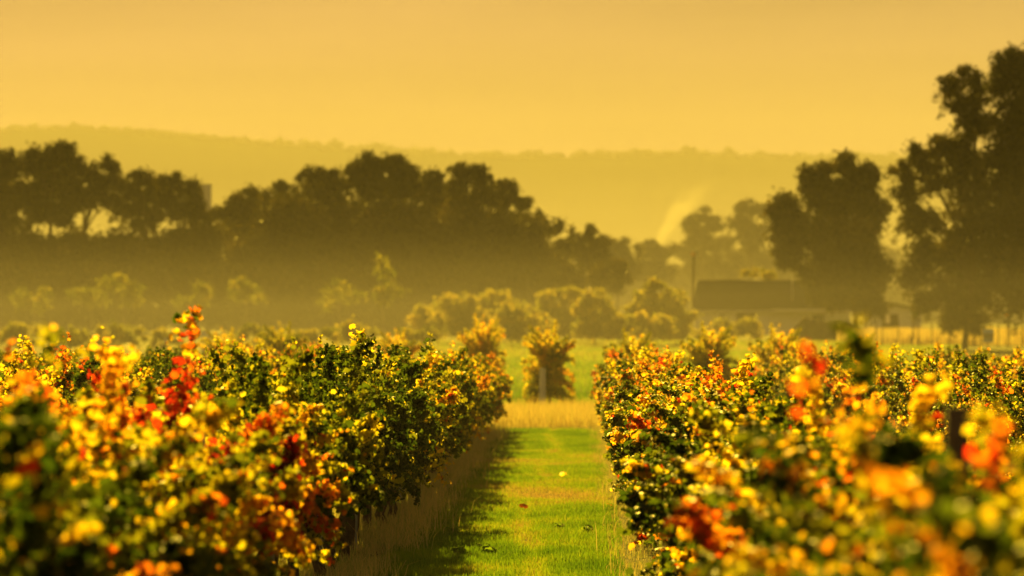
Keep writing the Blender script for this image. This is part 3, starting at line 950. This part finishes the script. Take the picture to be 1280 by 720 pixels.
tree('gum_tree', 'tall ragged gum leaning on the biggest gum, with gaps of sky', G_L,
     [(1205, 100, 24, 17), (1186, 108, 13, 15), (1222, 120, 18, 20), (1195, 130, 16, 16), (1218, 152, 28, 24), (1180, 176, 24, 18), (1150, 194, 22, 17), (1202, 190, 32, 26),
      (1125, 214, 17, 14), (1162, 222, 32, 22), (1215, 232, 32, 28), (1135, 242, 25, 18), (1152, 275, 34, 25), (1200, 280, 32, 30), (1162, 312, 32, 26), (1146, 340, 22, 24), (1205, 325, 32, 30),
      (1185, 358, 20, 24), (1222, 365, 20, 26), (1160, 372, 14, 18), (1205, 385, 26, 16), (1190, 398, 16, 16), (1222, 398, 16, 18), (1150, 385, 10, 14), (1232, 290, 26, 30)],
     246, seed=22, leaf=.27, cover=1.0, trunk_px=1204, trunk_w=.2, hue=(.2, .25))
# the darker under-storey below the tall trees
for k, (px, py, hw, hh, lab) in enumerate([
        (-5, 318, 40, 34, 'dense dark shrub at the photo edge under the tall gums'),
        (45, 322, 44, 36, 'dense shrub under the highest gum'),
        (100, 318, 42, 34, 'dense dark shrub under the wispy-topped gum'),
        (152, 322, 40, 34, 'dense shrub under the broad double-topped gum'),
        (205, 318, 42, 36, 'dense dark shrub under the gum beside the silo'),
        (258, 318, 40, 40, 'dense shrub in front of the silo foot'),
        (310, 330, 44, 40, 'dense dark shrub under the low round tree past the silo'),
        (365, 302, 46, 58, 'dense dark shrub under the small round-topped tree'),
        (420, 299, 46, 64, 'dense shrub under the tree with two knobs'),
        (478, 306, 46, 62, 'dense dark shrub under the dome tree'),
        (532, 302, 46, 62, 'dense dark shrub under the tree beside the airy gum'),
        (588, 304, 46, 54, 'dense shrub under the airy gum'),
        (640, 309, 44, 50, 'dense dark shrub under the stepping-down tree'),
        (692, 350, 40, 30, 'dense hazy shrub at the foot of the falling tree line')]):
    tree('dense_shrub', lab, 'dense shrubs under the tall trees',
         [(px, py, hw, hh), (px - hw * .55, py + hh * .5, hw * .7, hh * .7), (px + hw * .55, py + hh * .45, hw * .7, hh * .7), (px, py + hh * 1.05, hw, hh * .8), (px - hw * .5, 392, hw * .75, 22), (px + hw * .5, 394, hw * .75, 20)],
         372 + (k % 3) * 5, seed=60 + k, cat='shrub', cover=1.5, hue=(.3, .25))
# young trees and bushes in the mist, edged with sun
for k, (px, py, hw, hh, Y, lab, lob) in enumerate([
        (30, 372, 26, 20, 320, 'slender young tree at the photo edge in the mist', 3),
        (112, 370, 30, 18, 318, 'young tree with forked stems in the mist, below the wispy gum', 4),
        (168, 362, 28, 20, 316, 'young tree with leaning stems in the mist, below the broad gum', 4),
        (242, 368, 24, 20, 320, 'young tree in the mist below the silo', 3),
        (305, 366, 26, 20, 322, 'young tree with thin stems in the mist, below the low round tree', 3),
        (418, 368, 30, 18, 315, 'pale young tree in the mist below the two-knobbed tree', 3),
        (486, 352, 22, 26, 300, 'pale slender tree with a bright bare stem in the mist', 4)]):
    r_k = np.random.default_rng(90 + k)
    lobs = [(px + r_k.normal(0, .5) * hw, py + r_k.normal(0, .45) * hh, hw * .5, hh * .5) for _ in range(lob + 2)]
    tree('young_tree', lab, G_S, lobs, Y, mat=M_bush, seed=90 + k, leaf=.26, cover=.36, bark=M_pale_bark, trunk_w=.16, hue=(.25, .25))
for k, (lob, Y, lab) in enumerate([
        ([(560, 392, 22, 22), (578, 380, 22, 14), (590, 400, 26, 20)], 270, 'broad misty bush with a bright outline, left of the other bushes'),
        ([(615, 374, 24, 12), (600, 388, 24, 16), (632, 384, 22, 14)], 275, 'misty bush behind two brighter bushes, low and wide'),
        ([(640, 392, 24, 14), (625, 406, 20, 16), (655, 408, 24, 18)], 255, 'rounded misty bush above the pale field, sunlit along its top'),
        ([(708, 368, 26, 12), (686, 378, 18, 16), (722, 380, 22, 18), (704, 398, 30, 20)], 285, 'wide misty bush behind the lone yellow vine'),
        ([(762, 334, 26, 13), (750, 348, 16, 16), (774, 348, 16, 16)], 340, 'dark square-topped tree rising behind the misty bushes'),
        ([(745, 372, 16, 12), (732, 386, 16, 14), (758, 384, 16, 16), (744, 402, 24, 16)], 262, 'yellow-green bush with hanging sprays, left of the orange-brown tree'),
        ([(818, 358, 14, 9), (808, 370, 18, 12), (834, 374, 22, 13), (796, 386, 16, 14), (820, 390, 30, 16)], 265, 'orange-brown spreading tree left of the house'),
        ([(850, 374, 15, 12), (838, 384, 16, 14), (852, 396, 18, 16)], 268, 'small bush between the spreading tree and the house wall'),
        ([(782, 400, 20, 14), (768, 410, 18, 10)], 258, 'low yellow bush under the spreading tree'),
        ([(530, 396, 16, 18), (542, 404, 18, 14)], 280, 'narrow misty bush just right of the slender bare-stemmed tree'),
        ([(668, 398, 16, 14), (678, 408, 20, 12)], 268, 'small misty bush behind the lone yellow vine, to its left'),
        ([(804, 402, 22, 12), (826, 408, 20, 12)], 256, 'low bright bush in front of the orange-brown spreading tree'),
        ([(878, 415, 16, 6), (905, 417, 20, 5), (935, 416, 18, 6)], 290, 'low hazy hedge along the foot of the house wall'),
        ([(942, 340, 14, 7), (962, 346, 14, 7)], 410, 'pale bush showing just over the house roof')]):
    dark = 'dark square' in lab
    if Y < 300:
        lob = lob + [(l[0], 410, l[1] * 0 + l[2] * .95, 13) for l in lob[1:]]
    tree('bush', lab, G_S, lob, Y, mat=M_tree if dark else M_bush, seed=120 + k, leaf=.30, cover=1.3, cat='bush' if 'tree' not in lab else 'tree', trunk_w=.16, hue=(.62 if not dark else .3, .22))

for k, (px, py, hw, hh, Y, lab) in enumerate([
        (22, 414, 34, 14, 235, 'low misty scrub at the photo edge, just above the left vines'),
        (85, 417, 36, 12, 225, 'low misty scrub below the wispy-topped gum, just above the vines'),
        (148, 414, 34, 14, 240, 'low misty scrub between the marker post and the photo edge'),
        (205, 418, 30, 11, 228, 'low misty scrub behind the marker post with the white cap'),
        (318, 415, 34, 13, 238, 'low misty scrub right of the pale upright box'),
        (385, 417, 36, 12, 226, 'low misty scrub below the two-knobbed tree, just above the vines'),
        (440, 414, 32, 14, 236, 'low misty scrub left of the pale slender tree stem'),
        (520, 416, 34, 13, 230, 'low misty scrub between the slender tree and the misty bushes')]):
    tree('scrub', lab, 'low scrub in the mist', [(px - hw * .5, py + 2, hw * .6, hh * .8), (px, py, hw * .6, hh), (px + hw * .5, py + 3, hw * .6, hh * .8), (px, py + 12, hw, 12)],
         Y, mat=M_bush, seed=160 + k, leaf=.24, cover=1.0, cat='shrub', hue=(.45, .25), trunk_w=.12, ragged=.1)

# ------------------------------------------------------------------ silo
s0 = at(258, 232, 470)
root = empty('silo', (s0.x, 470, float(ground_z(0, 470))))
tag(root, 'pale square silo top showing between the gums', 'silo')
hgt = s0.z - float(ground_z(0, 470))
MB().box((0, 0, hgt / 2), (.95, 2.2, hgt)).build('silo_body', M_conc, root)
MB().box((0, 0, hgt + .1), (1.06, 2.3, .2)).build('silo_cap', M_conc, root)
mb = MB()
for k in range(12):
    mb.box((.50, -.4, hgt - .6 - k * .6), (.08, .5, .04))
tag(mb.build('ladder_rungs', M_wire, root), kind='stuff')

# ------------------------------------------------------------------ house
HY0 = 372.0
hk = HY0 / FPX
hz0 = float(ground_z(0, HY0))
hx0, hx1 = (868 - VPX) * hk, (1062 - VPX) * hk
L = hx1 - hx0
root = empty('house', (hx0, HY0, hz0))
tag(root, 'long low cream house with a dark sheet roof, half behind the dense tree', 'house')
wh, depth = 2.35, 8.0
MB().box((L / 2, depth / 2, wh / 2), (L, depth, wh)).build('wall', M_wall, root)
ov = .35
rh = CAM_H + (VPY - 352) * hk - hz0
ri = 2.2
v = [(-ov, -ov, wh - .12), (L + ov, -ov, wh - .12), (L + ov, depth + ov, wh - .12), (-ov, depth + ov, wh - .12),
     (ri * .2, depth / 2, rh), (L - ri, depth / 2, rh)]
v2 = [(x, y, z + .09) for x, y, z in v]
roof = MB().poly(v + v2, [(6, 7, 11, 10), (7, 8, 11), (8, 9, 10, 11), (9, 6, 10), (3, 2, 1, 0), (0, 1, 7, 6), (1, 2, 8, 7), (2, 3, 9, 8), (3, 0, 6, 9)]).build('roof', M_roof, root)
# raised sheet ribs on the side seen
mb = MB()
sl = Vector((0, depth / 2 + ov, rh - wh + .12))
for k in range(34):
    x = .5 + k * (L - 1.0) / 33
    t1_ = min(1.0, max(.12, (L + ov - x) / (ri + ov))) * .985
    mb.tube([(x, -ov, wh - .12 + .10), (x, -ov + sl.y * t1_, wh - .12 + sl.z * t1_ + .10)], [.025, .025], 4)
tag(mb.build('sheet_ribs', M_roof, roof), kind='stuff')
MB().tube([(ri * .2, depth / 2, rh + .1), (L - ri, depth / 2, rh + .1)], [.1, .1], 6).build('ridge_cap', M_roof, roof)
MB().box((L / 2, -ov - .03, wh - .10), (L + 1.1, .06, .16)).build('gutter', M_trim, root)
MB().tube([(9.5, .8, wh + 1.0), (9.5, .8, rh + .3)], [.05, .05], 6).build('vent_pipe', M_trim, roof)
MB().box((10.2, -.72, wh - .04), (5.4, .6, .24)).build('awning', M_trim, root)


def window(x0, x1, z0, z1):
    w, h = x1 - x0, z1 - z0
    fr = MB()
    t = .07
    fr.box((x0 + t / 2, -.04, z0 + h / 2), (t, .08, h)).box((x1 - t / 2, -.04, z0 + h / 2), (t, .08, h))
    fr.box((x0 + w / 2, -.043, z0 + t / 2), (w - 2 * t, .08, t)).box((x0 + w / 2, -.043, z1 - t / 2), (w - 2 * t, .08, t))
    fr.box((x0 + w / 2, -.035, z0 + h / 2), (t * .7, .07, h - 2 * t))
    f_ = fr.build('window', M_trim, root)
    MB().box((x0 + w / 2, -.012, z0 + h / 2), (w - 2 * t, .02, h - 2 * t)).build('pane', M_glass, f_)


window(2.35, 2.85, .75, 2.0)
window(11.3, 12.6, .9, 2.0)
dr = MB().box((4.9, -.03, 1.05), (1.7, .06, 2.1)).build('door', M_door, root)
MB().box((4.9, -.075, 1.05), (.05, .03, 2.0)).build('door_stile', M_trim, dr)
MB().tube([(4.3, -.08, 1.0), (4.3, -.12, 1.0), (4.3, -.12, 1.15)], [.02, .02, .02], 5).build('handle', M_wire, dr)
for x in (.15, 7.4):
    MB().tube([(x, -.06, .1), (x, -.06, wh - .1)], [.04, .04], 6).build('downpipe', M_trim, root)

# second, lower roof past the dense tree
sx0 = (1100 - VPX) * 392 / FPX
sz0 = float(ground_z(0, 392))
root = empty('shed', (sx0, 392, sz0))
tag(root, 'low shed with a sloping grey roof between the dense tree and the ragged gum', 'shed')
MB().box((1.2, 2.5, 1.05), (6.0, 5.0, 2.1)).build('wall', M_wall, root)
v = [(-2.2, -.5, 3.6), (4.9, -.5, 2.2), (4.9, 5.5, 2.2), (-2.2, 5.5, 3.6)]
MB().poly(v + [(x, y, z + .12) for x, y, z in v], [(4, 5, 6, 7), (3, 2, 1, 0), (0, 1, 5, 4), (1, 2, 6, 5), (2, 3, 7, 6), (3, 0, 4, 7)]).build('roof', M_roof, root)
MB().box((1.0, -.03, .95), (1.6, .06, 1.9)).build('door', M_door, root)
MB().poly([(-1.8, .01, 2.1), (4.2, .01, 2.1), (4.2, .01, 2.3), (-1.8, .01, 3.45), (-1.8, .2, 2.1), (4.2, .2, 2.1), (4.2, .2, 2.3), (-1.8, .2, 3.45)],
          [(0, 1, 2, 3), (7, 6, 5, 4), (0, 4, 5, 1), (1, 5, 6, 2), (2, 6, 7, 3), (3, 7, 4, 0)]).build('gable', M_wall, root)

# lamp pole behind the house corner
pt = at(867, 318, 368)
lz = float(ground_z(0, 368))
root = empty('lamp_pole', (pt.x, 368, lz))
tag(root, 'thin leaning lamp pole with a small head, rising over the house corner', 'lamp pole')
H_ = pt.z - lz
MB().tube([(-.12, 0, -.2), (-.06, 0, H_ * .6), (.02, 0, H_ - .2)], [.13, .11, .09], 8).build('pole', M_dark_post, root)
MB().tube([(.02, 0, H_ - .2), (.05, 0, H_ + .05), (.4, 0, H_ + .12)], [.08, .08, .07], 6).build('arm', M_dark_post, root)
MB().box((-.08, -.05, H_ + .02), (.36, .3, .34)).build('lamp_head', simple_mat('lamp_head_material', (.50, .26, .12), (.58, .32, .15), 5, .5), root)

# ------------------------------------------------------------------ soil heap
r = np.random.default_rng(77)
HYp = 300.0
c0 = (1035 - VPX) / FPX * HYp
gx_, gy_ = np.meshgrid(np.linspace(-1, 1, 46), np.linspace(-1, 1, 30))
k_ = HYp / FPX
prof = np.interp(gx_ * 70, [-70, -52, -40, -30, -22, -12, 0, 14, 26, 36, 52, 70], [0, .25, .62, 1.0, .88, .78, .80, .82, .70, .5, .25, 0])
hgt_ = (VPY - 395) * k_ + CAM_H - float(ground_z(0, HYp))
zz = prof * np.clip(1 - gy_ ** 2, 0, 1) ** .7 * hgt_ + r.normal(0, .045, gx_.shape) * (prof > .02) - .05
V = np.stack([gx_ * 70 * k_, gy_ * 2.6, zz], -1).reshape(-1, 3)
nx, ny = 46, 30
ii = (np.arange(ny - 1)[:, None] * nx + np.arange(nx - 1)[None, :]).ravel()
F = np.stack([ii, ii + 1, ii + nx + 1, ii + nx], -1)
o = link('soil_heap', np_mesh('soil_heap', V, F, M_heap), None, (c0, HYp, float(ground_z(0, HYp))))
tag(o, 'dark pointed heap of soil in front of the house', 'soil heap')

# ------------------------------------------------------------------ wire fence and what stands by it
FY = 262.0
fk = FY / FPX
root = empty('wire_fence', ((1180 - VPX) * fk, FY, float(ground_z(0, FY))))
tag(root, 'wire fence of thin dark posts along the straw-coloured strip', 'fence')
bx0 = (1180 - VPX) * fk
pm = MB().tube([(0, 0, -.3), (0, 0, .9), (.02, 0, 1.75)], [.055, .05, .045], 6).mesh('post', M_dark_post)
for px in (1094, 1103, 1122, 1139, 1147, 1166, 1186, 1205, 1215, 1225, 1248, 1260, 1275, 1290, 1303):
    o = link('post', pm, root, ((px - VPX) * fk - bx0, rng.normal(0, .4), 0))
    o.rotation_euler = (0, rng.normal(0, .03), rng.uniform(0, 3))
    o.scale = (1, 1, rng.uniform(.85, 1.15))
for zz in (.5, .95, 1.35):
    MB().tube([((1090 - VPX) * fk - bx0, 0, zz), ((1310 - VPX) * fk - bx0, 0, zz)], [.006, .006], 4).build('wire', M_wire, root)

p0 = at(1234, 420, 235)
root = empty('sign', (p0.x, 235, float(ground_z(0, 235))))
tag(root, 'small blue and grey sign board on a thin post, by the wire fence', 'sign')
zr = p0.z - float(ground_z(0, 235))
MB().tube([(0, 0, -.3), (0, 0, zr + .3)], [.03, .03], 6).build('post', M_dark_post, root)
bd = MB().box((0, -.05, zr + .02), (.66, .03, .84)).build('board', simple_mat('sign_grey_material', (.24, .25, .16), (.30, .31, .20), 4, .6), root)
MB().box((0, -.075, zr + .30), (.62, .02, .26)).build('upper_panel', M_blue, bd)
MB().box((0, -.075, zr - .30), (.62, .02, .22)).build('lower_panel', simple_mat('sign_blue_grey_material', (.26, .33, .36), (.32, .40, .42), 4, .6), bd)

p0 = at(1143, 392, 280)
root = empty('notice', (p0.x, 280, float(ground_z(0, 280))))
tag(root, 'small bright green panel on a post beyond the wire fence', 'sign')
zr = p0.z - root.location.z
MB().tube([(0, .04, -.2), (0, .04, zr)], [.04, .04], 6).build('post', M_dark_post, root)
MB().box((0, 0, zr), (.44, .04, .36)).build('panel', M_greenpaint, root)

p0 = at(1109, 399, 282)
root = empty('glint_box', (p0.x, 282, float(ground_z(0, 282))))  # made-up white box in place of a sun reflection
tag(root, 'small white box on a post, standing in for a sun glint beyond the fence', 'box')
zr = p0.z - root.location.z
MB().tube([(0, .05, -.2), (0, .05, zr)], [.05, .05], 6).build('post', M_dark_post, root)
MB().box((0, 0, zr), (.28, .2, .62), .9).build('box_case', M_white, root)
MB().box((0, 0, zr + .33), (.34, .26, .05), .9).build('box_lid', M_white, root)

p0 = at(1258, 394, 255)
root = empty('reflector_post', (p0.x, 255, float(ground_z(0, 255))))
tag(root, 'thin post with a round orange reflector under the biggest gum', 'marker post')
zr = p0.z - root.location.z
MB().tube([(0, .04, -.2), (0, .04, zr + .2)], [.035, .035], 6).build('post', M_dark_post, root)
MB().tube([(0, -.02, zr), (0, .01, zr)], [.15, .15], 12).build('reflector', simple_mat('reflector_material', (.75, .30, .04), (.8, .34, .05), 4, .25), root)

# the pale box and cap beyond the left rows
p0 = at(256, 414, 170)
root = empty('pump_box', (p0.x, 170, float(ground_z(0, 170))))
tag(root, 'pale upright box with a sloping side behind the left rows', 'box')
zr = p0.z - root.location.z
a_, b_ = .18, .36
MB().poly([(-a_, -.2, 0), (b_, -.2, 0), (b_, -.2, zr * .55), (a_, -.2, zr), (-a_, -.2, zr), (-a_, .2, 0), (b_, .2, 0), (b_, .2, zr * .55), (a_, .2, zr), (-a_, .2, zr)],
          [(0, 1, 2, 3, 4), (9, 8, 7, 6, 5), (0, 5, 6, 1), (1, 6, 7, 2), (2, 7, 8, 3), (3, 8, 9, 4), (4, 9, 5, 0)]).build('box_case', M_white, root)
MB().box((.0, 0, zr + .02), (.42, .46, .04)).build('box_lid', M_white, root)
p0 = at(206, 424, 150)
root = empty('marker_post', (p0.x, 150, float(ground_z(0, 150))))
tag(root, 'thin marker post with a white cap behind the left rows', 'marker post')
zr = p0.z - root.location.z
MB().tube([(0, 0, -.2), (0, 0, zr - .1)], [.03, .03], 6).build('post', M_dark_post, root)
MB().tube([(0, 0, zr - .1), (0, 0, zr + .05)], [.05, .045], 8).build('cap', M_white, root)

# ------------------------------------------------------------------ smoke
m, n, v = volume_mat('smoke_material', (.85, .84, .82), 0.02, .3)
m.cycles.homogeneous_volume = False
tcn = n.nodes.new('ShaderNodeTexCoord')


def mth(op, a, b=None, clamp=False):
    q = n.nodes.new('ShaderNodeMath'); q.operation = op; q.use_clamp = clamp
    for i_, v_ in enumerate((a, b)):
        if v_ is None: continue
        if isinstance(v_, (int, float)): q.inputs[i_].default_value = v_
        else: n.links.new(v_, q.inputs[i_])
    return q.outputs[0]


sxyz = n.nodes.new('ShaderNodeSeparateXYZ')
n.links.new(tcn.outputs['Object'], sxyz.inputs[0])
ox, oy, oz = sxyz.outputs
dx_ = mth('SUBTRACT', ox, mth('ADD', mth('MULTIPLY', oz, .55), mth('MULTIPLY', mth('MULTIPLY', oz, oz), .015)))
rr_ = mth('ADD', mth('MULTIPLY', oz, .30), .9)
r2_ = mth('DIVIDE', mth('ADD', mth('MULTIPLY', dx_, dx_), mth('MULTIPLY', oy, oy)), mth('MULTIPLY', rr_, rr_))
fall = mth('SUBTRACT', 1.0, r2_, True)
tn = n.nodes.new('ShaderNodeTexNoise'); tn.inputs['Scale'].default_value = .42; tn.inputs['Detail'].default_value = 4
n.links.new(tcn.outputs['Object'], tn.inputs['Vector'])
sub = n.nodes.new('ShaderNodeMapRange')
sub.inputs['From Min'].default_value = .30; sub.inputs['From Max'].default_value = .70
n.links.new(tn.outputs['Fac'], sub.inputs['Value'])
up = mth('SUBTRACT', 1.0, mth('MULTIPLY', oz, .095), True)
den = mth('MULTIPLY', mth('MULTIPLY', mth('MULTIPLY', mth('MULTIPLY', fall, fall), sub.outputs[0]), mth('MULTIPLY', up, up)), 1.5)
n.links.new(den, v.inputs['Density'])
SY = 600.0
base = at(822, 308, SY)
pts, rad = [], []
for z_ in (-1.0, 1, 3, 5, 7, 9, 11, 12):
    pts.append((.55 * z_ + .015 * z_ * z_, 0, z_)); rad.append(1.2 + .33 * max(z_, 0))
o = MB().tube(pts, rad, 14).build('smoke_plume', m, None, True)
o.location = base
tag(o, 'bright smoke plume rising behind the trees left of the round tree', 'smoke', kind='stuff')
